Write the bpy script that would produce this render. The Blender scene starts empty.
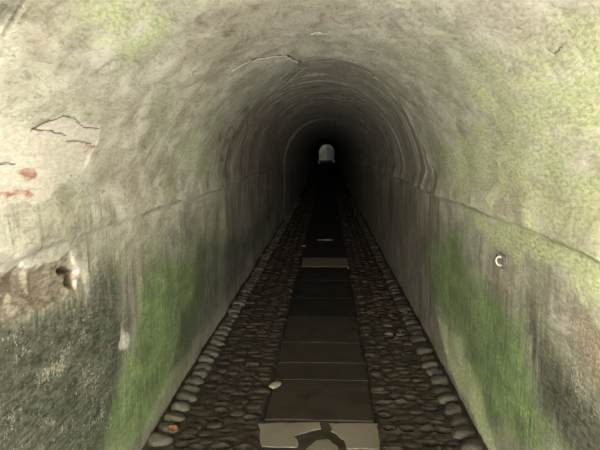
import bpy, bmesh, math, random
import numpy as np
from mathutils import Vector, Matrix

random.seed(7)
RNG = np.random.default_rng(7)
C = bpy.context.scene.collection

# ---------------------------------------------------------------- dimensions (metres)
XL, XR, ZS = -0.967, 0.849, 1.225       # side walls, springing height of the vault
CX, VA, VB = -0.059, 0.908, 1.01        # vault: centre, half width, rise
VT = 3.0                                # length given to the vault in the surface coordinate t
TT = ZS + VT + ZS                       # t: 0 left foot, ZS left springing, ZS+VT right springing, TT right foot
Y0, Y1 = -2.6, 67.0                     # mouth behind the camera, far mouth
SLAB_X, SLAB_HW = -0.035, 0.328          # paved middle strip

# stains, moss, damage and painted falloff of the plaster, given on the tunnel surface as (distance along, t)
SKY, EXPO, GAP = 1.0, 6.15, .0028
POLYS = [
 ('moss',0.9,0.2,[(3.13,0.94),(4.22,0.72),(4.47,0.37),(4.0,0.13),(3.23,0.09),(2.79,0.02),(2.18,0.35),(2.3,0.46),(2.54,0.54),(2.84,0.64),(2.94,0.82)]),
 ('moss',0.45,0.15,[(3.67,1.01),(5.02,0.81),(5.47,0.21),(4.34,0.24),(3.52,0.68)]),
 ('moss',0.9,0.2,[(4.32,4.56),(3.84,4.41),(3.52,4.68),(2.58,4.61),(2.24,4.84),(1.98,4.95),(2.31,5.13),(2.92,5.29),(3.64,5.14),(4.58,5.01)]),
 ('moss',0.6,0.1,[(4.97,4.66),(4.08,4.46),(3.91,4.91),(4.67,5.03)]),
 ('algae',0.8,0.15,[(1.61,1.99),(2.0,2.13),(2.32,2.08),(2.24,1.91),(1.92,1.87),(1.66,1.9)]),
 ('algae',0.45,0.12,[(3.17,1.89),(3.58,2.02),(5.15,1.63),(4.63,1.23),(3.81,1.35)]),
 ('algae',0.75,0.2,[(2.42,3.52),(0.87,3.58),(1.23,4.21),(2.33,4.22),(4.37,4.16),(4.57,3.91),(3.09,3.75)]),
 ('algae',1.3,0.06,[(4.38,5.19),(3.58,5.15),(3.13,5.19),(2.83,5.4),(3.1,5.44),(4.01,5.37)]),
 ('algae',1,0.1,[(3.72,4.21),(2.57,4.23),(1.22,4.22),(1.2,4.36),(2.31,4.37),(3.02,4.36)]),
 ('algae',1,0.05,[(3.35,0.2),(3.53,0.33),(3.86,0.21),(3.03,0.06),(2.78,0.08)]),
 ('grime_shade',1.15,0.2,[(1.05,1.09),(2.03,0.99),(2.41,0.95),(2.7,0.76),(2.5,0.51),(2.28,0.3),(1.0,0.66)]),
 ('grime_shade',0.7,0.15,[(2.27,1.13),(2.67,1.08),(2.67,0.79),(2.2,0.92)]),
 ('grime_shade',0.6,0.08,[(3.75,0.49),(4.55,0.39),(4.96,0.24),(4.0,0.13),(3.42,0.19)]),
 ('grime_shade',1,0.2,[(2.4,4.52),(2.07,4.65),(1.16,4.67),(1.14,4.82),(1.94,4.93),(2.18,4.86)]),
 ('grime_shade',0.8,0.12,[(0.75,1.91),(1.4,1.92),(1.41,1.89),(0.8,1.86)]),
 ('grime_shade',0.6,0.15,[(4.23,0.81),(6.5,0.6),(11.06,0.51),(8.76,0.27),(5.63,0.09),(4.64,0.11),(4.0,0.16)]),
 ('grime_shade',0.3,0.15,[(4.63,1.23),(4.25,1.54),(4.16,1.84),(4.27,2.14),(4.42,2.58),(4.39,2.81),(4.78,2.82),(4.92,2.56),(5.57,2.02),(5.81,1.59),(5.74,1.21)]),  # dark streaks; the band also paints light falling off before the arch
 ('grime_shade',0.3,0.15,[(4.39,2.81),(4.17,3.15),(4.25,3.61),(4.19,4.15),(4.7,4.18),(4.93,3.74),(4.64,3.25),(4.68,2.82)]),  # right half of that streaked, falloff-darkened band
 ('grime_shade',0.3,0.15,[(1.06,1.38),(2.55,1.34),(2.55,1.17),(1.07,1.27)]),
 ('cream',1,0.025,[(0.99,1.59),(1.78,1.61),(1.92,1.64),(2.26,1.62),(2.29,1.56),(2.19,1.48),(1.97,1.41),(1.91,1.37),(1.07,1.38)]),
 ('cream',0.55,0.06,[(1.07,1.26),(2.14,1.2),(2.26,1.14),(2.23,1.02),(2.2,1.06),(2.14,1.14),(1.07,1.22)]),
 ('cream',0.6,0.09,[(2.21,3.76),(1.97,3.81),(1.8,3.88),(1.84,3.94),(1.98,3.94),(2.13,3.88)]),
 ('cream',0.55,0.09,[(1.87,3.58),(1.73,3.6),(1.82,3.73),(1.94,3.7)]),
 ('cream',0.6,0.06,[(1.49,3.52),(0.82,3.54),(0.86,3.57),(1.51,3.55)]),
 ('cream',0.5,0.1,[(1.76,2.0),(2.03,2.07),(2.27,1.99),(2.02,1.89)]),
 ('brick',0.75,0.03,[(1.7,1.47),(1.81,1.48),(1.84,1.44),(1.73,1.44)]),
 ('brick',0.5,0.03,[(1.05,1.44),(1.8,1.42),(1.84,1.38),(1.06,1.38)]),
 ('brick',0.5,0.02,[(2.15,1.56),(2.26,1.55),(2.27,1.52),(2.17,1.52)]),
 ('cream',0.5,0.03,[(2.6,0.77),(2.69,0.75),(2.7,0.6),(2.57,0.63)]),
 ('brick',0.15,0.05,[(1.94,3.87),(1.85,3.91),(1.9,3.92),(1.98,3.9)]),
 ('brown',1,0.03,[(1.07,1.22),(2.14,1.14),(2.22,1.06),(2.05,1.0),(1.05,1.11)]),
 ('brown',0.5,0.15,[(4.65,1.7),(5.57,2.08),(7.11,2.32),(15.75,0.75),(5.56,1.19)]),
 ('brown',0.35,0.15,[(6.45,3.56),(4.65,3.83),(4.49,4.24),(4.42,4.66),(6.58,5.14),(8.41,4.47)]),
 ('brown',0.4,0.12,[(2.28,2.12),(2.65,2.48),(2.74,2.9),(3.46,2.81),(3.35,2.19),(3.06,1.97)]),
 ('cream',0.38,0.12,[(2.25,4.41),(2.11,4.36),(1.96,4.52),(2.05,4.69),(2.19,4.6)]),
 ('brown',0.6,0.1,[(2.1,4.44),(1.87,4.35),(1.17,4.61),(1.94,4.64)]),
 ('speck',0.75,0.12,[(1.06,1.14),(2.12,0.99),(2.52,0.88),(2.48,0.52),(2.23,0.32),(1.0,0.66)]),
 ('speck',1,0.1,[(2.3,4.41),(1.21,4.3),(1.16,4.67),(1.97,4.72),(2.19,4.62)]),
 ('speck',0.5,0.1,[(2.43,1.17),(3.8,1.02),(4.03,0.48),(2.64,0.85)]),
 ('hollow',1,0.02,[(1.07,1.21),(2.12,1.15),(2.2,1.06),(2.04,1.01),(1.05,1.11)]),
 ('hole',1,0.008,[(2.06,1.11),(2.15,1.1),(2.2,1.07),(2.17,1.02),(2.12,1.04),(2.13,1.08),(2.08,1.09)]),
 ('hole',0.45,0.02,[(1.69,1.17),(1.81,1.16),(1.82,1.1),(1.7,1.1),(1.06,1.14)]),
]
LINES = [
 ('arch',[(5.48,1.54),(5.55,1.73),(5.56,1.98),(5.35,2.29),(4.86,2.52),(4.63,2.59),(4.5,2.89),(4.55,3.06),(4.79,3.25),(4.98,3.5),(5.05,3.69),(4.97,3.87),(4.81,4.03),(4.49,4.2)]),
 ('crack',[(1.75,1.6),(1.83,1.63),(1.92,1.65),(2.02,1.65),(2.14,1.62),(2.28,1.62)]),
 ('crack',[(1.75,1.6),(1.85,1.6),(2.0,1.59)]),
 ('crack',[(5.87,1.69),(6.21,2.01),(5.81,2.33),(5.18,2.56)]),
 ('crack',[(4.81,2.56),(4.68,2.82),(4.54,2.99),(4.88,3.2),(5.05,3.43)]),
 ('crack',[(3.71,2.13),(3.79,2.26),(4.18,2.48),(4.61,2.57)]),
 ('crack',[(3.55,2.68),(3.5,2.73),(3.55,2.78)]),
 ('crack',[(1.84,3.59),(1.81,3.61),(1.74,3.6)]),
 ('crack',[(1.03,1.5),(1.7,1.5)]),
 ('crack',[(2.01,1.57),(2.12,1.57),(2.24,1.56)]),
 ('crack',[(8.02,2.56),(7.8,2.98),(6.78,3.28)]),
]

# ---------------------------------------------------------------- numpy value noise
def _hash(ix, iy, iz, seed):
    h = (ix.astype(np.int64) * 374761393 + iy.astype(np.int64) * 668265263 + iz.astype(np.int64) * 2147483647 + seed * 974711) & 0x7fffffff
    h = ((h ^ (h >> 13)) * 1274126177) & 0x7fffffff
    h = ((h ^ (h >> 16)) * 2246822519) & 0x7fffffff
    return ((h ^ (h >> 15)) & 0xffff) / 65535.0

def vnoise(x, y, z=None, seed=0):
    x = np.asarray(x, float); y = np.asarray(y, float)
    z = np.zeros_like(x) if z is None else np.asarray(z, float)
    ix, iy, iz = np.floor(x), np.floor(y), np.floor(z)
    fx, fy, fz = x - ix, y - iy, z - iz
    fx, fy, fz = [f * f * (3 - 2 * f) for f in (fx, fy, fz)]
    def l(a, b, t): return a + (b - a) * t
    H = lambda a, b, c: _hash(ix + a, iy + b, iz + c, seed)
    r0 = l(l(H(0,0,0), H(1,0,0), fx), l(H(0,1,0), H(1,1,0), fx), fy)
    if not np.any(fz): return r0 * 2 - 1
    r1 = l(l(H(0,0,1), H(1,0,1), fx), l(H(0,1,1), H(1,1,1), fx), fy)
    return l(r0, r1, fz) * 2 - 1

def fbm(x, y, oct=4, seed=0, gain=.5):
    s = 0; a = 1; n = 0
    for k in range(oct):
        s = s + a * vnoise(x * 2**k + 17.3 * k, y * 2**k - 9.1 * k, None, seed + k); n += a; a *= gain
    return s / n

def sstep(a, b, x):
    t = np.clip((x - a) / (b - a), 0, 1); return t * t * (3 - 2 * t)

def seg_dist(px, py, a, b):
    ax, ay = a; bx, by = b
    dx, dy = bx - ax, by - ay
    k = np.clip(((px - ax) * dx + (py - ay) * dy) / (dx * dx + dy * dy + 1e-9), 0, 1)
    return np.hypot(px - ax - k * dx, py - ay - k * dy)

def poly_sdf(px, py, P):
    d = np.full(px.shape, 1e9); ins = np.zeros(px.shape, bool)
    n = len(P)
    for i in range(n):
        a, b = P[i], P[(i + 1) % n]
        d = np.minimum(d, seg_dist(px, py, a, b))
        c = ((a[1] > py) != (b[1] > py))
        xi = (b[0] - a[0]) * (py - a[1]) / ((b[1] - a[1]) + 1e-12) + a[0]
        ins ^= c & (px < xi)
    return np.where(ins, -d, d)

# ---------------------------------------------------------------- objects
def link(o, parent=None):
    C.objects.link(o)
    if parent: o.parent = parent
    return o

def mesh_obj(name, verts, faces, mat, parent=None, smooth=True):
    me = bpy.data.meshes.new(name)
    me.from_pydata([tuple(v) for v in verts], [], [tuple(f) for f in faces])
    me.materials.append(mat)
    if smooth: me.polygons.foreach_set('use_smooth', [True] * len(me.polygons))
    me.update()
    return link(bpy.data.objects.new(name, me), parent)

def tag(o, label=None, cat=None, group=None, kind=None):
    if label: o['label'] = label
    if cat: o['category'] = cat
    if group: o['group'] = group
    if kind: o['kind'] = kind
    return o

def grid_faces(nr, nc):
    i = np.arange(nr - 1)[:, None] * nc + np.arange(nc - 1)[None, :]
    return np.stack([i, i + nc, i + nc + 1, i + 1], -1).reshape(-1, 4)

def grid_obj(name, V, nr, nc, mat, uv=None, attrs=None, flip=False):
    F = grid_faces(nr, nc)
    if flip: F = F[:, ::-1]
    me = bpy.data.meshes.new(name)
    nv, nf = len(V), len(F)
    me.vertices.add(nv); me.vertices.foreach_set('co', V.astype(np.float32).ravel())
    me.loops.add(nf * 4); me.loops.foreach_set('vertex_index', F.astype(np.int32).ravel())
    me.polygons.add(nf)
    me.polygons.foreach_set('loop_start', np.arange(0, nf * 4, 4, dtype=np.int32))
    me.polygons.foreach_set('use_smooth', np.ones(nf, bool))
    if uv is not None:
        u = me.uv_layers.new(name='UVMap')
        u.data.foreach_set('uv', uv[F.ravel()].astype(np.float32).ravel())
    for k, a in (attrs or {}).items():
        at = me.attributes.new(k, 'FLOAT', 'POINT'); at.data.foreach_set('value', a.astype(np.float32).ravel())
    me.materials.append(mat)
    me.update(calc_edges=True); me.validate()
    return link(bpy.data.objects.new(name, me))

# ---------------------------------------------------------------- materials
class NT:
    def __init__(s, name):
        s.m = bpy.data.materials.new(name); s.m.use_nodes = True
        s.n = s.m.node_tree.nodes; s.l = s.m.node_tree.links
        s.b = s.n['Principled BSDF']
        s.b.inputs['Specular IOR Level'].default_value = .25
    def put(s, sock, v):
        if isinstance(v, bpy.types.NodeSocket): s.l.new(v, sock)
        elif v is not None: sock.default_value = v
    def math(s, op, a, b=None, c=None, clamp=False):
        n = s.n.new('ShaderNodeMath'); n.operation = op; n.use_clamp = clamp
        for i, v in enumerate((a, b, c)): s.put(n.inputs[i], v)
        return n.outputs[0]
    def noise(s, vec, scale, detail=4, rough=.6, dist=0):
        n = s.n.new('ShaderNodeTexNoise')
        s.put(n.inputs['Vector'], vec); n.inputs['Scale'].default_value = scale
        n.inputs['Detail'].default_value = detail; n.inputs['Roughness'].default_value = rough
        n.inputs['Distortion'].default_value = dist
        return n.outputs['Fac']
    def voro(s, vec, scale, feature='F1'):
        n = s.n.new('ShaderNodeTexVoronoi'); n.feature = feature
        s.put(n.inputs['Vector'], vec); n.inputs['Scale'].default_value = scale
        return n.outputs['Distance']
    def scale(s, vec, xyz):
        n = s.n.new('ShaderNodeMapping'); s.put(n.inputs['Vector'], vec); n.inputs['Scale'].default_value = xyz
        return n.outputs[0]
    def ss(s, v, a, b, lo=0., hi=1.):
        n = s.n.new('ShaderNodeMapRange'); n.interpolation_type = 'SMOOTHSTEP'
        s.put(n.inputs['Value'], v)
        for k, q in (('From Min', a), ('From Max', b), ('To Min', lo), ('To Max', hi)): n.inputs[k].default_value = q
        return n.outputs[0]
    def mix(s, f, a, b, mode='MIX'):
        n = s.n.new('ShaderNodeMix'); n.data_type = 'RGBA'; n.blend_type = mode
        s.put(n.inputs[0], f)
        for i, v in ((6, a), (7, b)):
            s.put(n.inputs[i], v if isinstance(v, bpy.types.NodeSocket) else (*v, 1))
        return n.outputs[2]
    def attr(s, name):
        n = s.n.new('ShaderNodeAttribute'); n.attribute_name = name; return n.outputs['Fac']
    def coord(s, k): return s.n.new('ShaderNodeTexCoord').outputs[k]
    def pos(s): return s.n.new('ShaderNodeNewGeometry').outputs['Position']
    def rand(s): return s.n.new('ShaderNodeObjectInfo').outputs['Random']
    def finish(s, col, rough=.8, h=None, dist=.004, strength=1.):
        s.put(s.b.inputs['Base Color'], col if isinstance(col, bpy.types.NodeSocket) else (*col, 1))
        s.put(s.b.inputs['Roughness'], rough)
        if h is not None:
            n = s.n.new('ShaderNodeBump'); n.inputs['Distance'].default_value = dist; n.inputs['Strength'].default_value = strength
            s.l.new(h, n.inputs['Height']); s.l.new(n.outputs[0], s.b.inputs['Normal'])
        return s.m

def plaster_material():
    s = NT('mouldy_lime_plaster')
    uv = s.coord('UV')
    big = s.noise(uv, 1.6, 4, .6)
    mid = s.noise(s.scale(uv, (.42, 1, 1)), 8.5, 5, .64, .5)
    uvw = s.scale(uv, (.36, 1, 1))
    rag = s.noise(uvw, 26, 5, .7, .4)
    fine = s.noise(uvw, 75, 4, .65)
    grit = s.noise(uvw, 210, 3, .7)
    streak = s.noise(s.scale(uv, (16, 1.5, 1)), 1.0, 6, .66, .3)      # runs down the walls and round the vault
    drip = s.noise(s.scale(uv, (42, 5, 1)), 1.0, 4, .6, .5)
    sep = s.n.new('ShaderNodeSeparateXYZ'); s.l.new(uv, sep.inputs[0])
    side = s.math('ABSOLUTE', s.math('SUBTRACT', sep.outputs[1], TT / 2))
    cmb = s.n.new('ShaderNodeCombineXYZ')                            # trowel marks run slantwise towards the mouth
    s.l.new(s.math('MULTIPLY_ADD', side, -.45, sep.outputs[0]), cmb.inputs[0]); s.l.new(s.math('MULTIPLY_ADD', sep.outputs[0], .45, side), cmb.inputs[1])
    s.l.new(s.math('MULTIPLY', sep.outputs[1], .3), cmb.inputs[2])
    slant = s.noise(s.scale(cmb.outputs[0], (3.2, 11, 1)), 1.0, 5, .66, .4)
    slant2 = s.noise(s.scale(cmb.outputs[0], (7, 26, 1)), 1.0, 4, .65, .3)
    wall = s.attr('lower'); deep = s.attr('deep')
    vault = s.mix(s.ss(mid, .32, .66), (.39, .36, .285), (.70, .67, .555))  # vault colour lifted to stand in for stronger light overhead
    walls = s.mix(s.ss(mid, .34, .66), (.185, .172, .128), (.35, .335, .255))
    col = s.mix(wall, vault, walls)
    col = s.mix(s.math('MULTIPLY', s.ss(big, .46, .66), .7), col, (.36, .385, .235))
    col = s.mix(s.math('MULTIPLY', s.ss(big, .50, .34), .5), col, (.34, .28, .20))
    notdeep = s.math('SUBTRACT', 1.0, s.math('MULTIPLY', s.math('MAXIMUM', wall, deep), .75))
    col = s.mix(s.math('MULTIPLY', notdeep, s.ss(slant, .54, .68, 0, .6)), col, (.74, .71, .55))
    col = s.mix(s.math('MULTIPLY', notdeep, s.ss(slant, .46, .33, 0, .5)), col, (.26, .235, .165))
    col = s.mix(s.ss(fine, .45, .72, 0, .5), col, (.62, .575, .45))
    col = s.mix(s.ss(fine, .50, .28, 0, .5), col, (.19, .18, .135))
    col = s.mix(s.ss(rag, .46, .33, 0, .5), col, (.22, .21, .15))
    col = s.mix(s.math('MULTIPLY', wall, s.ss(streak, .46, .66, 0, .75)), col, (.14, .135, .105))
    col = s.mix(s.math('MULTIPLY', wall, s.ss(drip, .52, .68, 0, .75)), col, (.46, .44, .35))
    col = s.mix(s.math('MULTIPLY', deep, s.ss(streak, .36, .62, .25, .75)), col, (.165, .135, .10))
    comb = s.math('ADD', s.math('MULTIPLY', drip, .45), s.math('ADD', s.math('MULTIPLY', mid, .3), s.math('MULTIPLY', rag, .25)))
    def lay(col, name, c1, c2, amp=1.1, nz=mid, lo=.28, hi=.72, mx=.95):
        f = s.math('MULTIPLY_ADD', s.math('SUBTRACT', nz, .5), amp * 1.6, s.attr(name))
        g = s.math('MULTIPLY', s.ss(f, lo, hi, 0, mx), s.ss(s.attr(name), 0, .15))
        return s.mix(g, col, s.mix(s.ss(fine, .35, .65), c1, c2)), g
    col, _ = lay(col, 'brown', (.16, .11, .07), (.30, .23, .16), .9, mid)
    col, _ = lay(col, 'algae', (.36, .40, .19), (.62, .66, .38), 1.9, s.math('ADD', s.math('MULTIPLY', slant, .55), s.math('ADD', s.math('MULTIPLY', big, .2), s.math('MULTIPLY', rag, .25))), .25, 1.0, .85)
    mossc = s.mix(s.ss(comb, .38, .62), (.075, .135, .04), (.29, .39, .15))
    f = s.math('MULTIPLY_ADD', s.math('SUBTRACT', comb, .5), 2.6, s.attr('moss'))
    g = s.math('MULTIPLY', s.ss(f, .1, 1.05, 0, .92), s.ss(s.attr('moss'), 0, .2))
    col = s.mix(g, col, s.mix(s.ss(fine, .62, .38, 0, .5), mossc, (.06, .10, .03)))
    f = s.math('MULTIPLY_ADD', s.math('SUBTRACT', comb, .5), 2.8, s.attr('grime_shade'))
    g = s.math('MULTIPLY', s.ss(f, .1, .95, 0, .92), s.ss(s.attr('grime_shade'), 0, .2))
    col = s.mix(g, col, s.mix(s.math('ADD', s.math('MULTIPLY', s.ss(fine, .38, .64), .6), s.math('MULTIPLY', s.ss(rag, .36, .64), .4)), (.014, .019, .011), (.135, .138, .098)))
    col, _ = lay(col, 'cream', (.58, .52, .43), (.72, .67, .58), .9, mid)
    col, _ = lay(col, 'brick', (.32, .14, .085), (.52, .33, .23), 1.3, rag)
    col, _ = lay(col, 'hollow', (.15, .125, .09), (.33, .28, .205), .6, rag)
    col, _ = lay(col, 'hole', (.05, .035, .022), (.09, .065, .04), .5, fine)
    sp = s.noise(s.scale(uv, (.55, .6, 1)), 150, 5, .75, .4)
    spm = s.ss(s.math('MULTIPLY_ADD', s.math('SUBTRACT', s.math('ADD', s.math('MULTIPLY', mid, .7), s.math('MULTIPLY', drip, .3)), .5), 4.5, s.math('SUBTRACT', s.attr('speck'), .15)), .25, 1.4)
    spf = s.ss(s.math('MULTIPLY_ADD', spm, .2, sp), .60, .78, 0, .65)
    col = s.mix(s.math('MULTIPLY', spf, s.ss(spm, 0, .2)), col, (.56, .53, .43))
    spk = s.noise(uv, 60, 2, .5)
    col = s.mix(s.ss(spk, .70, .74, 0, .7), col, (.70, .66, .53))
    col = s.mix(s.ss(s.attr('crack'), .3, .6, 0, .85), col, (.075, .055, .04))
    h = s.math('ADD', s.math('MULTIPLY', mid, .4), s.math('ADD', s.math('MULTIPLY', fine, .6), s.math('MULTIPLY', grit, .3)))
    h = s.math('ADD', h, s.math('ADD', s.math('MULTIPLY', slant2, .45), s.math('MULTIPLY', rag, .25)))
    h = s.math('ADD', h, s.math('MULTIPLY', streak, s.math('MULTIPLY_ADD', deep, .8, .0)))
    return s.finish(col, s.ss(fine, .3, .7, .65, .9), h, .014, .6)

def mud_material():
    s = NT('damp_trodden_mud'); p = s.pos()
    a = s.noise(p, 9, 5, .65); b = s.noise(p, 70, 4, .65)
    col = s.mix(s.ss(a, .35, .65), (.019, .0135, .0083), (.041, .030, .019))
    col = s.mix(s.ss(b, .5, .75, 0, .5), col, (.055, .043, .029))
    return s.finish(col, s.ss(a, .35, .65, .6, .9), s.math('ADD', a, s.math('MULTIPLY', b, .5)), .008)

def stone_material(name, dark, light, mossy=0., mud=.5):
    s = NT(name); p = s.pos(); r = s.rand()
    a = s.noise(p, 14, 4, .6); b = s.noise(p, 110, 4, .65)
    col = s.mix(s.math('MULTIPLY_ADD', r, .6, s.math('MULTIPLY', a, .4)), dark, light)
    col = s.mix(s.ss(b, .45, .7, 0, .55), col, tuple(min(1, q * 1.5) for q in light))
    col = s.mix(s.ss(b, .5, .3, 0, .6), col, tuple(q * .5 for q in dark))
    m = s.noise(p, 6, 4, .6)
    col = s.mix(s.ss(m, .45, .65, 0, mud), col, (.026, .0195, .0125))
    if mossy: col = s.mix(s.ss(s.noise(p, 5, 3, .6), .5, .66, 0, mossy), col, (.06, .085, .025))
    return s.finish(col, .72, s.math('ADD', a, s.math('MULTIPLY', b, .4)), .006)

def slab_material(name, dark, light):
    s = NT(name); p = s.pos(); r = s.rand()
    a = s.noise(p, 5, 5, .65, .5); b = s.noise(p, 70, 4, .65)
    col = s.mix(s.math('MULTIPLY_ADD', r, .35, s.math('MULTIPLY', s.ss(a, .3, .7), .65)), dark, light)
    col = s.mix(s.ss(b, .5, .75, 0, .5), col, tuple(min(1, q * 1.45) for q in light))
    return s.finish(col, s.ss(a, .3, .7, .5, .8), s.math('ADD', s.math('MULTIPLY', a, .6), s.math('MULTIPLY', b, .35)), .0007)

def leaf_material(name, c1, c2):
    s = NT(name); p = s.coord('Object'); a = s.noise(p, 60, 3, .6)
    return s.finish(s.mix(s.ss(a, .35, .65), c1, c2), .6)

M_PLASTER = plaster_material()
M_MUD = mud_material()
M_COB = stone_material('worn_brown_cobble', (.021, .0148, .0087), (.042, .0302, .0182), 0, .7)
M_COB_PALE = stone_material('pale_worn_cobble', (.10, .09, .066), (.15, .135, .10), 0, .3)
M_KERB = stone_material('grey_edge_stone', (.048, .044, .032), (.105, .096, .07), .22, .5)
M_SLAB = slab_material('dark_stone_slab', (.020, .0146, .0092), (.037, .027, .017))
M_SLAB_SHADED = slab_material('shaded_dark_slab', (.009, .0068, .0045), (.018, .0135, .009))  # slab colour darkened for the light falling off deeper in
M_PALE = slab_material('pale_worn_slab', (.125, .105, .073), (.19, .165, .118))
M_LEAF_O = leaf_material('orange_leaf', (.15, .05, .018), (.23, .09, .03))
M_LEAF_B = leaf_material('brown_leaf', (.07, .034, .016), (.15, .075, .035))
M_METAL = NT('limed_iron').finish((.40, .40, .30), .9)
M_BANK = stone_material('shaded_stone_bank', (.03, .028, .023), (.06, .057, .045), .5, .2)
M_IVY = leaf_material('dark_ivy', (.007, .010, .005), (.02, .023, .013))

# ---------------------------------------------------------------- tunnel shell
def y_rows():
    r = list(np.arange(Y0, 1.0, .06)); y = 1.0
    while y < Y1:
        r.append(y)
        y += .0065 if y < 3.0 else (.012 if y < 6.2 else max(.014, (y - 6.2) * .018 + .013))
    r.append(Y1)
    return np.array(r)
YR = y_rows()

def base_surface(t):
    """x, z and outward normal of the bare tunnel profile at surface coordinate t"""
    x = np.empty_like(t); z = np.empty_like(t); nx = np.empty_like(t); nz = np.empty_like(t)
    l = t < ZS; r = t > ZS + VT; v = ~(l | r)
    x[l] = XL; z[l] = t[l]; nx[l] = -1; nz[l] = 0
    x[r] = XR; z[r] = TT - t[r]; nx[r] = 1; nz[r] = 0
    f = math.pi * (1 - (t[v] - ZS) / VT)
    x[v] = CX + VA * np.cos(f); z[v] = ZS + VB * np.sin(f)
    a, b = np.cos(f) / VA, np.sin(f) / VB
    n = np.hypot(a, b); nx[v] = a / n; nz[v] = b / n
    return x, z, nx, nz

def shell(name, ta, tb, dt):
    n = int(round((tb - ta) / dt)) + 1
    tl = np.linspace(ta, tb, n)
    Y, T = np.meshgrid(YR, tl, indexing='ij'); Y = Y.ravel(); T = T.ravel()
    fade = 1.0 / (1 + np.maximum(0, Y - 8) * .06)
    # displacement, outward positive
    D = .020 * fbm(Y * 1.1, T * 1.5, 3, 1) + .006 * fbm(Y * 2.6 + T * 2, T * 5 - Y, 3, 5) + .0012 * fbm(Y * 9, T * 24, 3, 9)
    # rim of the vault overhangs the walls a little
    wob = .022 * fbm(Y * 1.7, Y * 0 + 2.2, 4, 33)
    sd = np.minimum(T - ZS - wob, ZS + VT - wob - T); up = sd >= 0; e = np.abs(sd)   # above / below the springing line
    rim = np.where(T > 2.7, .030, .019) * (1 + .7 * fbm(Y * 2.2, T * 0, 3, 31))
    D -= np.where(up, rim * (1 - sstep(.01, .16, e)), rim * (1 - sstep(.0, .034, e)))
    attrs = {k: np.zeros(len(Y)) for k in ('moss', 'algae', 'grime_shade', 'cream', 'brick', 'brown', 'speck', 'hollow', 'hole', 'crack', 'arch')}
    wy = Y + .03 * fbm(Y * 7, T * 7, 4, 41); wt = T + .03 * fbm(Y * 7, T * 7, 4, 47)
    wide_y = Y + .10 * fbm(Y * 3, T * 3, 4, 51); wide_t = T + .10 * fbm(Y * 3, T * 3, 4, 57)
    for ch, st, so, P in POLYS:
        pa = np.array(P); m = so * 2 + .12
        sel = (Y > pa[:, 0].min() - m) & (Y < pa[:, 0].max() + m) & (T > pa[:, 1].min() - m) & (T < pa[:, 1].max() + m)
        if not sel.any(): continue
        big = so > .045
        d = poly_sdf((wide_y if big else wy)[sel], (wide_t if big else wt)[sel], P)
        v = st * (1 - sstep(-so * .7, so, d))
        attrs[ch][sel] = np.maximum(attrs[ch][sel], v)
    for ch, P in LINES:
        pa = np.array(P); m = .15
        sel = (Y > pa[:, 0].min() - m) & (Y < pa[:, 0].max() + m) & (T > pa[:, 1].min() - m) & (T < pa[:, 1].max() + m)
        if not sel.any(): continue
        d = np.full(sel.sum(), 1e9); wa = np.where(Y < 2.6, .006, .02); ly = (Y + wa * fbm(Y * 14, T * 14, 3, 71))[sel]; lt = (T + wa * fbm(Y * 14, T * 14, 3, 77))[sel]
        for a, b in zip(P[:-1], P[1:]): d = np.minimum(d, seg_dist(ly, lt, a, b))
        near = pa[:, 0].mean() < 2.6
        w = .0042 if near else (.026 if ch == 'arch' else .014)
        k = 1 - sstep(w * .4, w * 1.5, d)
        k *= .6 + .4 * sstep(-.3, .25, fbm(ly * 5, lt * 5, 2, 83)) if not near else 1
        attrs['crack'][sel] = np.maximum(attrs['crack'][sel], k * (.65 if near else .95))
        D[sel] += (.004 if near else (.022 if ch == 'arch' else .012)) * k
    # plaster has come away beyond a ragged arch line: the bare, ringed lining lies a little deeper
    A = np.array(LINES[0][1])
    ya = np.interp(T, A[:, 1], A[:, 0], left=5.5, right=4.45) + .10 * fbm(T * 6, T * 0 + 3.3, 3, 91)
    beyond = sstep(-.012, .02, Y - ya)
    D += .014 * beyond * np.where(up, 1, .3)
    rings = fbm(Y * 9, T * .8, 3, 95)
    D += np.where(up, 1, .25) * beyond * .010 * rings * fade
    # two later rebuilt lengths step inwards
    for ys, st in ((13.1, .035), (24.0, .03)):
        D -= st * np.where(T < 3.0, 1, .35) * sstep(0, .035, Y - ys - .05 * fbm(T * 3, T * 0, 2, 99))
    c = attrs['cream']; D += .002 * sstep(.35, .65, c + .25 * fbm(Y * 18, T * 18, 3, 61)) * (T < 2.2)
    D += .020 * attrs['hollow'] * (.75 + .5 * fbm(Y * 9, T * 12, 3, 63)) + .03 * attrs['hole']
    
    x, z, nx, nz = base_surface(T)
    V = np.stack([x + nx * D, Y, z + nz * D], 1)
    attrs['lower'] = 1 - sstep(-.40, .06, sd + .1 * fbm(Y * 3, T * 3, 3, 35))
    attrs['deep'] = beyond * (1 - .0 * Y)
    attrs.pop('arch')
    # shadow line of the overhanging rim, painted into the stain mask
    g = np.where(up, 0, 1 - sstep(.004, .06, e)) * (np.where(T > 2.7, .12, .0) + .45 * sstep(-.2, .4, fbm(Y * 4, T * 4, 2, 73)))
    attrs['grime_shade'] = np.maximum(attrs['grime_shade'], g)
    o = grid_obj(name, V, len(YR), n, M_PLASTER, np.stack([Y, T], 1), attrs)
    o['kind'] = 'structure'
    return o
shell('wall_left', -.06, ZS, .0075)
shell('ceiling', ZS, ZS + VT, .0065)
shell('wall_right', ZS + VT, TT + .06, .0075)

# ---------------------------------------------------------------- stones
def ico(sub):
    bm = bmesh.new(); bmesh.ops.create_icosphere(bm, subdivisions=sub, radius=1)
    v = np.array([q.co[:] for q in bm.verts]); f = [[q.index for q in p.verts] for p in bm.faces]; bm.free()
    return v, f
ICO3, ICO3F = ico(3)
ICO1, ICO1F = ico(2)

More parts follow.
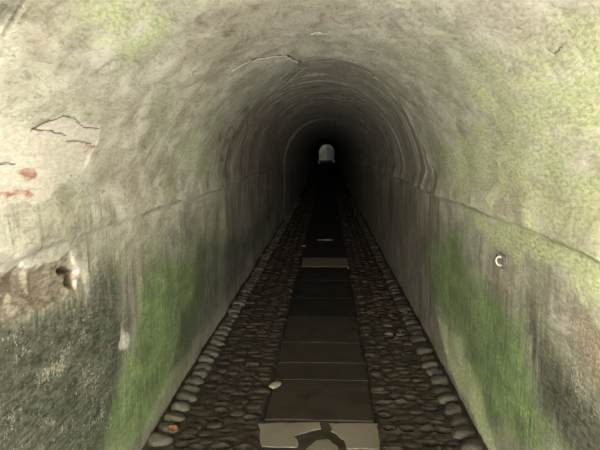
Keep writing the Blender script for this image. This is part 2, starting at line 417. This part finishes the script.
def pebble(sx, sy, sz, seed, base=(ICO3, ICO3F), rough=.16, square=.75):
    v, f = base
    u = np.sign(v) * np.abs(v) ** square                    # slightly squared-off egg
    n = vnoise(v[:, 0] * 1.6 + seed * 7.1, v[:, 1] * 1.6, v[:, 2] * 1.6 + 5.5, seed) * rough
    n = n + vnoise(v[:, 0] * 4 + seed, v[:, 1] * 4, v[:, 2] * 4, seed + 3) * rough * .3
    u = u * (1 + n[:, None])
    return u * np.array([sx, sy, sz]), f

def slab_mesh(w, l, h, seed, chip=.012, nx=22, ny=18, outline=None):
    """worn slab: rounded edges, uneven top, chipped outline; top at z = 0"""
    xs = np.concatenate([[-1, -1], np.concatenate([[-1, -.97], np.linspace(-.94, .94, nx - 4), [.97, 1]]), [1, 1]])
    ys = np.concatenate([[-1, -1], np.concatenate([[-1, -.97], np.linspace(-.94, .94, ny - 4), [.97, 1]]), [1, 1]])
    ins_x = np.array([0, 0] + [0.0] * nx + [0, 0])
    V = []
    n1, n2 = len(xs), len(ys)
    for j in range(n2):
        for i in range(n1):
            lay = max(2 - i, i - (n1 - 3), 2 - j, j - (n2 - 3), 0)   # 2 foot, 1 side, 0 top
            X = xs[i] * w / 2; Y = ys[j] * l / 2
            edge = min(1 - abs(xs[i]), 1 - abs(ys[j]))
            cx = chip * vnoise(np.array(Y * 14.), np.array(seed * 3.3), None, seed)
            cy = chip * vnoise(np.array(X * 14.), np.array(seed * 5.1), None, seed + 2)
            X += float(cx) * abs(xs[i]); Y += float(cy) * abs(ys[j])
            z = .0015 * float(fbm(np.array(X * 9 + seed), np.array(Y * 9.), 2, seed))
            if lay == 0 and edge < 1e-6: z -= .004
            if lay == 1: z = -.014
            if lay == 2: z = -h
            if lay == 0 and edge < 1e-6: X *= 1 - .006 / (w / 2) * (abs(xs[i]) > .999); Y *= 1 - .006 / (l / 2) * (abs(ys[j]) > .999)
            V.append((X, Y, z))
    return V, grid_faces(n2, n1)[:, ::-1]

# cobbles in the two strips beside the paved middle
LX = (-.808, SLAB_X - SLAB_HW - .012)
RX = (SLAB_X + SLAB_HW + .012, .692)
variants = []
for k in range(10):
    v, f = pebble(.0535, .0405, .030, 20 + k, rough=.10, square=.62)
    me = bpy.data.meshes.new('cobble'); me.from_pydata([tuple(q) for q in v], [], f)
    me.polygons.foreach_set('use_smooth', [True] * len(f)); me.materials.append(M_COB); me.update(); variants.append(me)
lo = pebble(.054, .042, .030, 77, (ICO1, ICO1F))
spots = []
for side, (xa, xb) in (('left', LX), ('right', RX)):
    nc = 4
    w = (xb - xa) / nc
    y = 1.4; row = 0
    while y < 30:
        py = .082 if y < 8 else (.095 if y < 14 else .12)
        for c in range(nc):
            off = .5 + (.22 if row % 2 else -.22)
            x = xa + w * (c + .5) + (w * .09 if row % 2 else -w * .09) + random.uniform(-.008, .008)
            spots.append((side, x, y + random.uniform(-.012, .012), w))
        y += py; row += 1
sockets = []
keep = []
for q in spots:
    if q[2] < 7 and random.random() < (.42 if q[2] < 5 else .22): sockets.append((q[1], q[2]))
    else: keep.append(q)
spots = keep
near = sorted([s for s in spots if 2.72 < s[2]], key=lambda s: s[2])[:300]
nearset = set(near)
PALE_AT = [(.56, 5.08), (.575, 4.88), (.68, 5.03), (.67, 4.88)]
for side, x, y, w in near:
    o = bpy.data.objects.new('cobblestone', random.choice(variants)); C.objects.link(o)
    o.location = (x, y, -.0275 + random.uniform(-.006, .006))
    o.rotation_euler = (random.uniform(-.1, .1), random.uniform(-.1, .1), random.uniform(-.14, .14))
    s = w / .109 * random.uniform(.92, 1.03)
    o.scale = (s, random.uniform(.9, 1.03), random.uniform(.85, 1.15))
    if any(math.hypot(x - a, y - b) < .055 for a, b in PALE_AT) and side == 'right':
        me = o.data.copy(); me.materials.clear(); me.materials.append(M_COB_PALE); o.data = me
        tag(o, 'pale cobble in the little cluster of pale stones in the right strip', 'cobblestone', 'pale cobbles in the right strip')
    else:
        tag(o, f'dark worn cobble bedded in mud in the strip {side} of the paved middle', 'cobblestone', f'dark cobbles {side} of the paved path')
V = []; F = []
for s in spots:
    if s in nearset: continue
    side, x, y, w = s
    k = len(V); a = random.uniform(-.3, .3); ca, sa = math.cos(a), math.sin(a)
    sc = w / .108 * random.uniform(.84, 1.0); sy = random.uniform(.85, 1.05) * (1 if y < 8 else (1.15 if y < 14 else 1.4)); dz = -.0265 + random.uniform(-.006, .006)
    for q in lo[0]:
        X, Yq = q[0] * sc, q[1] * sy
        V.append((x + X * ca - Yq * sa, y + X * sa + Yq * ca, dz + q[2]))
    F += [[i + k for i in f] for f in lo[1]]
tag(mesh_obj('cobbled_paving', V, F, M_COB), 'cobbles running on down the tunnel into the dark on both sides of the path', 'cobbles', None, 'stuff')

# ---------------------------------------------------------------- floor: trodden earth between the stones
def floor_z(x, y):
    return -.007 + .005 * fbm(x * 5, y * 5, 3, 111) + .006 * fbm(x * 17, y * 17, 2, 117)
fx = np.arange(XL - .05, XR + .06, .010)
fy = [Y0]
while fy[-1] < Y1: fy.append(fy[-1] + (.06 if fy[-1] < 2.5 else (.010 if fy[-1] < 5.6 else .02 + (fy[-1] - 6.5) * .02)))
fy = np.array(fy)
FY, FX = np.meshgrid(fy, fx, indexing='ij')
FX = FX.ravel(); FY = FY.ravel(); FZ = floor_z(FX, FY)
FZ = np.where((np.abs(FX - SLAB_X) < .33) & (FY > 2.83) & (FY < 3.19), -.0015 + .002 * fbm(FX * 30, FY * 30, 2, 119), FZ)
FZ = np.where((np.abs(FX - SLAB_X) < .34) & (FY > 3.19), -.03, FZ)
for x, y in sockets:                                        # empty sockets and sunken stones leave dark hollows
    q = (np.abs(FX - x) < .09) & (np.abs(FY - y) < .09)
    rx = random.uniform(.030, .045); ry = random.uniform(.020, .032)
    d = np.hypot((FX[q] - x) / rx, (FY[q] - y) / ry) + .3 * vnoise(FX[q] * 40, FY[q] * 40, None, 5)
    FZ[q] = FZ[q] + .006 * np.exp(-((d - 1.4) / .4) ** 2) - .075 * (1 - sstep(.6, 1.1, d))
fl = grid_obj('floor', np.stack([FX, FY, FZ], 1), len(fy), len(fx), M_MUD, flip=True)
fl['kind'] = 'structure'

# row of bigger stones along the foot of each wall
kv = []
for k in range(8):
    v, f = pebble(.064, .058, .040, 140 + k, rough=.17, square=.8)
    me = bpy.data.meshes.new('edge_stone'); me.from_pydata([tuple(q) for q in v], [], f)
    me.polygons.foreach_set('use_smooth', [True] * len(f)); me.materials.append(M_KERB); me.update(); kv.append(me)
kd = []
for me in kv:
    m2 = me.copy(); m2.materials.clear(); m2.materials.append(stone_material('muddy_edge_stone', (.03, .025, .018), (.065, .053, .037), .3, .6) if not kd else kd[0].materials[0]); kd.append(m2)
for side in ('left', 'right'):
    y = 2.86 if side == 'left' else 2.84
    while y < 19:
        st = random.uniform(.122, .142) if side == 'left' else random.uniform(.125, .165)
        o = bpy.data.objects.new('edge_stone', random.choice(kv if side == 'left' or random.random() < .12 else kd)); C.objects.link(o)
        x = (XL + .087 if side == 'left' else XR - .082) + random.uniform(-.008, .008)
        o.location = (x, y + st / 2, -.012 + random.uniform(-.006, .006))
        o.rotation_euler = (random.uniform(-.1, .1), random.uniform(-.1, .1) + (.12 if side == 'left' else -.12), random.uniform(-.25, .25))
        o.scale = (random.uniform(.86, 1.0), st / .128 * .95, random.uniform(.85, 1.1))
        tag(o, f'rounded grey edging stone in the row along the foot of the {side} wall', 'edging stone', f'edging stones along the {side} wall')
        y += st

# paved middle: one slab after another
def add_slab(y0, y1, mat, label, group=None, w=None, name='paving_slab', x=SLAB_X, h=.05, top=.002, chip=.009):
    v, f = slab_mesh((w or 2 * SLAB_HW) - .012, (y1 - y0) - .005, h, int(y0 * 100) % 97 + 3, chip)
    o = mesh_obj(name, v, f, mat)
    o.location = (x, (y0 + y1) / 2, top)
    return tag(o, label, 'paving slab', group)
seams = [3.19, 3.79, 4.11, 4.56, 5.30, 6.00, 6.85, 7.66]
names = ['dark paving slab just behind the broken pale slab', 'short dark paving slab, second behind the broken pale slab', 'dark paving slab, third behind the broken pale slab',
         'dark paving slab, fourth behind the broken pale slab', 'dark paving slab, fifth behind the broken pale slab', 'dark paving slab, second in front of the whole pale slab',
         'dark paving slab right in front of the whole pale slab']
for a, b, nm in zip(seams[:-1], seams[1:], names): add_slab(a, b, M_SLAB if a < 5.2 else M_SLAB_SHADED, nm)
add_slab(7.66, 8.32, M_PALE, 'whole pale paving slab lying across the path further into the tunnel', name='pale_paving_slab', x=SLAB_X + .02)
y = 8.32
while y < 30:
    st = random.uniform(.55, .8)
    add_slab(y, y + st, M_SLAB_SHADED, 'dark paving slab of the path beyond the whole pale slab', 'dark slabs far along the path')
    y += st

# the broken pale slab at the near end: three pieces with dark earth between them
def fragment(poly, label, h=.05, top=.001):
    P = []
    n = len(poly)
    for i in range(n):
        a, b = np.array(poly[i]), np.array(poly[(i + 1) % n]); L = np.hypot(*(b - a)); k = max(2, int(L / .02))
        for q in range(k):
            p = a + (b - a) * q / k
            P.append(p + .006 * np.array([vnoise(np.array(p[0] * 30), np.array(p[1] * 30), None, 7), vnoise(np.array(p[0] * 30), np.array(p[1] * 30), None, 8)]))
    P = np.array(P); c = P.mean(0)
    bm = bmesh.new()
    t = [bm.verts.new((p[0], p[1], top)) for p in P]
    f = bm.faces.new(t)
    r = bmesh.ops.extrude_face_region(bm, geom=[f]); low = [g for g in r['geom'] if isinstance(g, bmesh.types.BMVert)]
    for v in low: v.co.z = top - h
    bmesh.ops.recalc_face_normals(bm, faces=bm.faces)
    e = [q for q in bm.edges if all(abs(v.co.z - top) < 1e-5 for v in q.verts)]
    bmesh.ops.bevel(bm, geom=e, offset=.003, segments=2, affect='EDGES', profile=.6)
    me = bpy.data.meshes.new('slab_fragment'); bm.to_mesh(me); bm.free(); me.materials.append(M_PALE)
    o = link(bpy.data.objects.new('slab_fragment', me)); tag(o, label, 'slab fragment')
    me.transform(Matrix.Translation((-c[0], -c[1], 0))); o.location = (c[0], c[1], 0)
    return o
fragment([(-.38, 3.145), (-.03, 3.178), (-.022, 3.10), (-.165, 3.015), (-.14, 2.918), (-.145, 2.885), (-.335, 2.885)], 'largest pale piece of the broken slab, at its left end')
fragment([(.022, 3.168), (.30, 3.183), (.285, 2.885), (.108, 2.885), (.100, 2.975), (.036, 3.068)], 'pale piece of the broken slab at its right end')
fragment([(-.098, 2.845), (-.095, 2.89), (-.05, 2.968), (.018, 2.982), (.066, 2.90), (.066, 2.845)], 'small rounded pale piece between the two ends of the broken slab')

v, f = pebble(.032, .05, .014, 301)
o = mesh_obj('stone_chip', v, f, M_PALE); o.location = (-.334, 3.68, .010); o.rotation_euler.z = -.5
tag(o, 'small pale stone chip on the left edge of the paved path', 'stone chip')
for x, y, sx, lb in ((-.02, 10.0, .15, 'long pale stone chip lying on the path beyond the whole pale slab'), (-.37, 9.35, .035, 'small pale stone chip in the left strip beyond the whole pale slab')):
    v, f = pebble(sx, .06, .012, int(y * 31)); o = mesh_obj('stone_chip', v, f, M_PALE); o.location = (x, y, .010); tag(o, lb, 'stone chip')

# ---------------------------------------------------------------- fallen leaves
def leaf_mesh(seed, L, W, mat):
    rr = random.Random(seed); n = 9; V = []; Fc = []
    cup = rr.uniform(.15, .4); bend = rr.uniform(-.3, .3)
    for i in range(n):
        u = i / (n - 1); w = W * math.sin(math.pi * u ** .8) ** .8 * (1 + .18 * math.sin(u * 25 + seed)) / 2 + .0006
        for k, q in enumerate((-1, -.5, 0, .5, 1)):
            V.append((q * w, (u - .5) * L, .003 + abs(q) ** 1.6 * w * cup + bend * L * (u - .5) ** 2 + (0 if k != 2 else -.0008)))
    Fc = [tuple(x) for x in grid_faces(n, 5)]
    m = len(V)                                              # underside, and the stalk
    V += [(x, y, z - .0009) for x, y, z in V]
    Fc += [tuple(m + q for q in reversed(x)) for x in grid_faces(n, 5)]
    me = bpy.data.meshes.new('leaf'); me.from_pydata(V, [], Fc); me.materials.append(mat)
    me.polygons.foreach_set('use_smooth', [True] * len(Fc)); me.update(); return me
o = bpy.data.objects.new('fallen_leaf', leaf_mesh(3, .062, .05, M_LEAF_O)); C.objects.link(o)
o.location = (-.842, 3.0, .030); o.rotation_euler = (.1, -.12, 1.1)
tag(o, 'bright orange fallen leaf beside the nearest edging stones of the left wall', 'leaf')
lm = [leaf_mesh(k, random.uniform(.05, .085), random.uniform(.03, .055), M_LEAF_B) for k in range(6)]
for i in range(150):
    side = random.choice(('left', 'right'))
    y = 4.6 + 9.5 * random.random() ** .9
    x = random.uniform(-.86, -.38) if side == 'left' else random.uniform(.33, .76)
    o = bpy.data.objects.new('fallen_leaf', random.choice(lm)); C.objects.link(o)
    o.location = (x, y, .016 + random.uniform(0, .006)); o.rotation_euler = (random.uniform(-.3, .3), random.uniform(-.3, .3), random.uniform(0, 6.28))
    tag(o, f'dead brown leaf lying on the cobbles of the {side} strip', 'leaf', f'brown leaves in the {side} strip')

# ---------------------------------------------------------------- iron eye in the right wall
e = bpy.data.objects.new('wall_ring', None); C.objects.link(e); e.location = (XR - .016, 2.80, TT - 4.43); e.rotation_euler.z = .55
tag(e, 'small round pale ring fitting set in the right wall under the ledge', 'ring fitting')
def torus(R, r, a0, a1, n=28, k=10):
    V = []; cl = abs(a1 - a0) > 6.2
    for i in range(n):
        a = a0 + (a1 - a0) * i / (n if cl else n - 1)
        for j in range(k):
            b = 2 * math.pi * j / k
            V.append((r * math.sin(b), (R + r * math.cos(b)) * math.cos(a), (R + r * math.cos(b)) * math.sin(a)))
    Fc = [(i % n * k + j, (i + 1) % n * k + j, (i + 1) % n * k + (j + 1) % k, i % n * k + (j + 1) % k) for i in range(n if cl else n - 1) for j in range(k)]
    if not cl: Fc += [tuple(range(k - 1, -1, -1)), tuple((n - 1) * k + j for j in range(k))]
    return V, Fc
v, f = torus(.021, .0055, -2.4, 2.2); mesh_obj('ring', v, f, M_METAL, e)
v, f = pebble(.012, .033, .036, 402, rough=.2); q = mesh_obj('mortar_boss', v, f, M_KERB, e); q.location.x = .008

# ---------------------------------------------------------------- wall beyond the far mouth, with added sky blockers
def wall_patch(name, x0, x1, y, z1, mat, seed, amp):
    xs = np.linspace(x0, x1, 60); zs = np.linspace(-.1, z1, 60)
    Z, X = np.meshgrid(zs, xs, indexing='ij'); X = X.ravel(); Z = Z.ravel()
    D = amp * fbm(X * 1.5, Z * 1.5, 5, seed)
    n = len(X)
    Vf = np.stack([X, y + D, Z], 1)
    Vb = np.stack([X, np.full(n, y + .6), Z], 1)
    Fq = grid_faces(60, 60); bd = [i for i in range(59)] + [60 * i + 59 for i in range(59)] + [3599 - i for i in range(59)] + [3540 - 60 * i for i in range(59)]
    Fc = [tuple(q) for q in Fq[:, ::-1]] + [tuple(q + n) for q in Fq]
    Fc += [(a, b, b + n, a + n) for a, b in zip(bd, bd[1:] + bd[:1])]
    o = mesh_obj(name, np.vstack([Vf, Vb]), Fc, mat); return o
o = wall_patch('wall_end', -2.6, 2.6, Y1 + 3.2, 9.0, M_BANK, 501, .12); o['kind'] = 'structure'
def block(name, a, b, mat):
    x0, y0, z0 = a; x1, y1, z1 = b
    v = [(x, y, z) for z in (z0, z1) for y in (y0, y1) for x in (x0, x1)]
    f = [(0, 2, 3, 1), (4, 5, 7, 6), (0, 1, 5, 4), (2, 6, 7, 3), (0, 4, 6, 2), (1, 3, 7, 5)]
    o = mesh_obj(name, v, f, mat, None, False); o['kind'] = 'structure'; return o
# unseen walls and slit roof, added to keep the far opening dim
block('wall_blocker_left', (-2.9, Y1 - .1, -.2), (-2.6, Y1 + 3.8, 9.4), M_BANK)
block('wall_blocker_right', (2.6, Y1 - .1, -.2), (2.9, Y1 + 3.8, 9.4), M_BANK)
block('wall_blocker_front_left', (-2.6, Y1 - .1, -.2), (XL - .06, Y1 + .1, 9.0), M_BANK)
block('wall_blocker_front_right', (XR + .06, Y1 - .1, -.2), (2.6, Y1 + .1, 9.0), M_BANK)
block('wall_blocker_front_top', (XL - .06, Y1 - .1, ZS + VB + .05), (XR + .06, Y1 + .1, 9.0), M_BANK)
block('ceiling_blocker', (-2.6 + GAP, Y1 - .1, 9.0), (2.9, Y1 + 3.8, 9.4), M_BANK)
block('floor_yard', (-2.6, Y1 + .05, -.3), (2.6, Y1 + 3.8, .34), M_MUD)
V = []; F = []
for k in range(2600):                                       # ivy climbing the right half of that wall
    x = random.uniform(.02, 1.5); z = random.uniform(.33, 3.2); y = Y1 + 2.98 - .3 * random.random() * (x + .3)
    a = random.uniform(0, 6.28); s = random.uniform(.05, .1); n = len(V)
    u = Vector((math.cos(a), random.uniform(-.5, .5), math.sin(a))) * s; w = Vector((-math.sin(a), random.uniform(-.5, .5), math.cos(a))) * s * .8
    p = Vector((x, y, z))
    V += [p - u, p - w * .7 - u * .2, p + u, p + w * .7 - u * .2, p + Vector((0, -.02, 0))]
    F += [(n, n + 1, n + 4), (n + 1, n + 2, n + 4), (n + 2, n + 3, n + 4), (n + 3, n, n + 4)]
tag(mesh_obj('ivy', V, F, M_IVY, None, False), 'dark ivy over the right half of the stone wall at the far mouth', 'ivy', None, 'stuff')

# ---------------------------------------------------------------- daylight
w = bpy.data.worlds.new('overcast_sky'); bpy.context.scene.world = w; w.use_nodes = True
bg = w.node_tree.nodes['Background']; bg.inputs[0].default_value = (1.0, .99, .96, 1); bg.inputs[1].default_value = SKY
# portal over the open mouth behind the camera: guides the sky light that comes in there
for loc, rx, sx, sy in (((CX, Y0 - .02, 1.13), math.pi / 2, 1.9, 2.4), ((-2.6 + GAP / 2, Y1 + 1.85, 9.41), 0, GAP, 3.9)):
    L = bpy.data.lights.new('sky_portal', 'AREA'); L.shape = 'RECTANGLE'; L.size = sx; L.size_y = sy
    L.cycles.is_portal = True
    o = bpy.data.objects.new('sky_portal', L); C.objects.link(o); o.location = loc; o.rotation_euler = (rx, 0, 0)

# ---------------------------------------------------------------- camera
cam = bpy.data.cameras.new('camera'); cam.sensor_width = 36; cam.lens = 583 / 600 * 36; cam.clip_start = .02; cam.clip_end = 300
o = bpy.data.objects.new('camera', cam); C.objects.link(o)
o.location = (0, 0, 1.55)
p = math.atan(75 / 583); o.rotation_euler = (math.pi / 2 - p, 0, math.atan(27 / 583 * math.cos(p)))
S = bpy.context.scene; S.camera = o
S.view_settings.view_transform = 'Standard'; S.view_settings.look = 'None'; S.view_settings.gamma = 1
S.view_settings.exposure = EXPO
S.cycles.max_bounces = 8; S.cycles.diffuse_bounces = 6
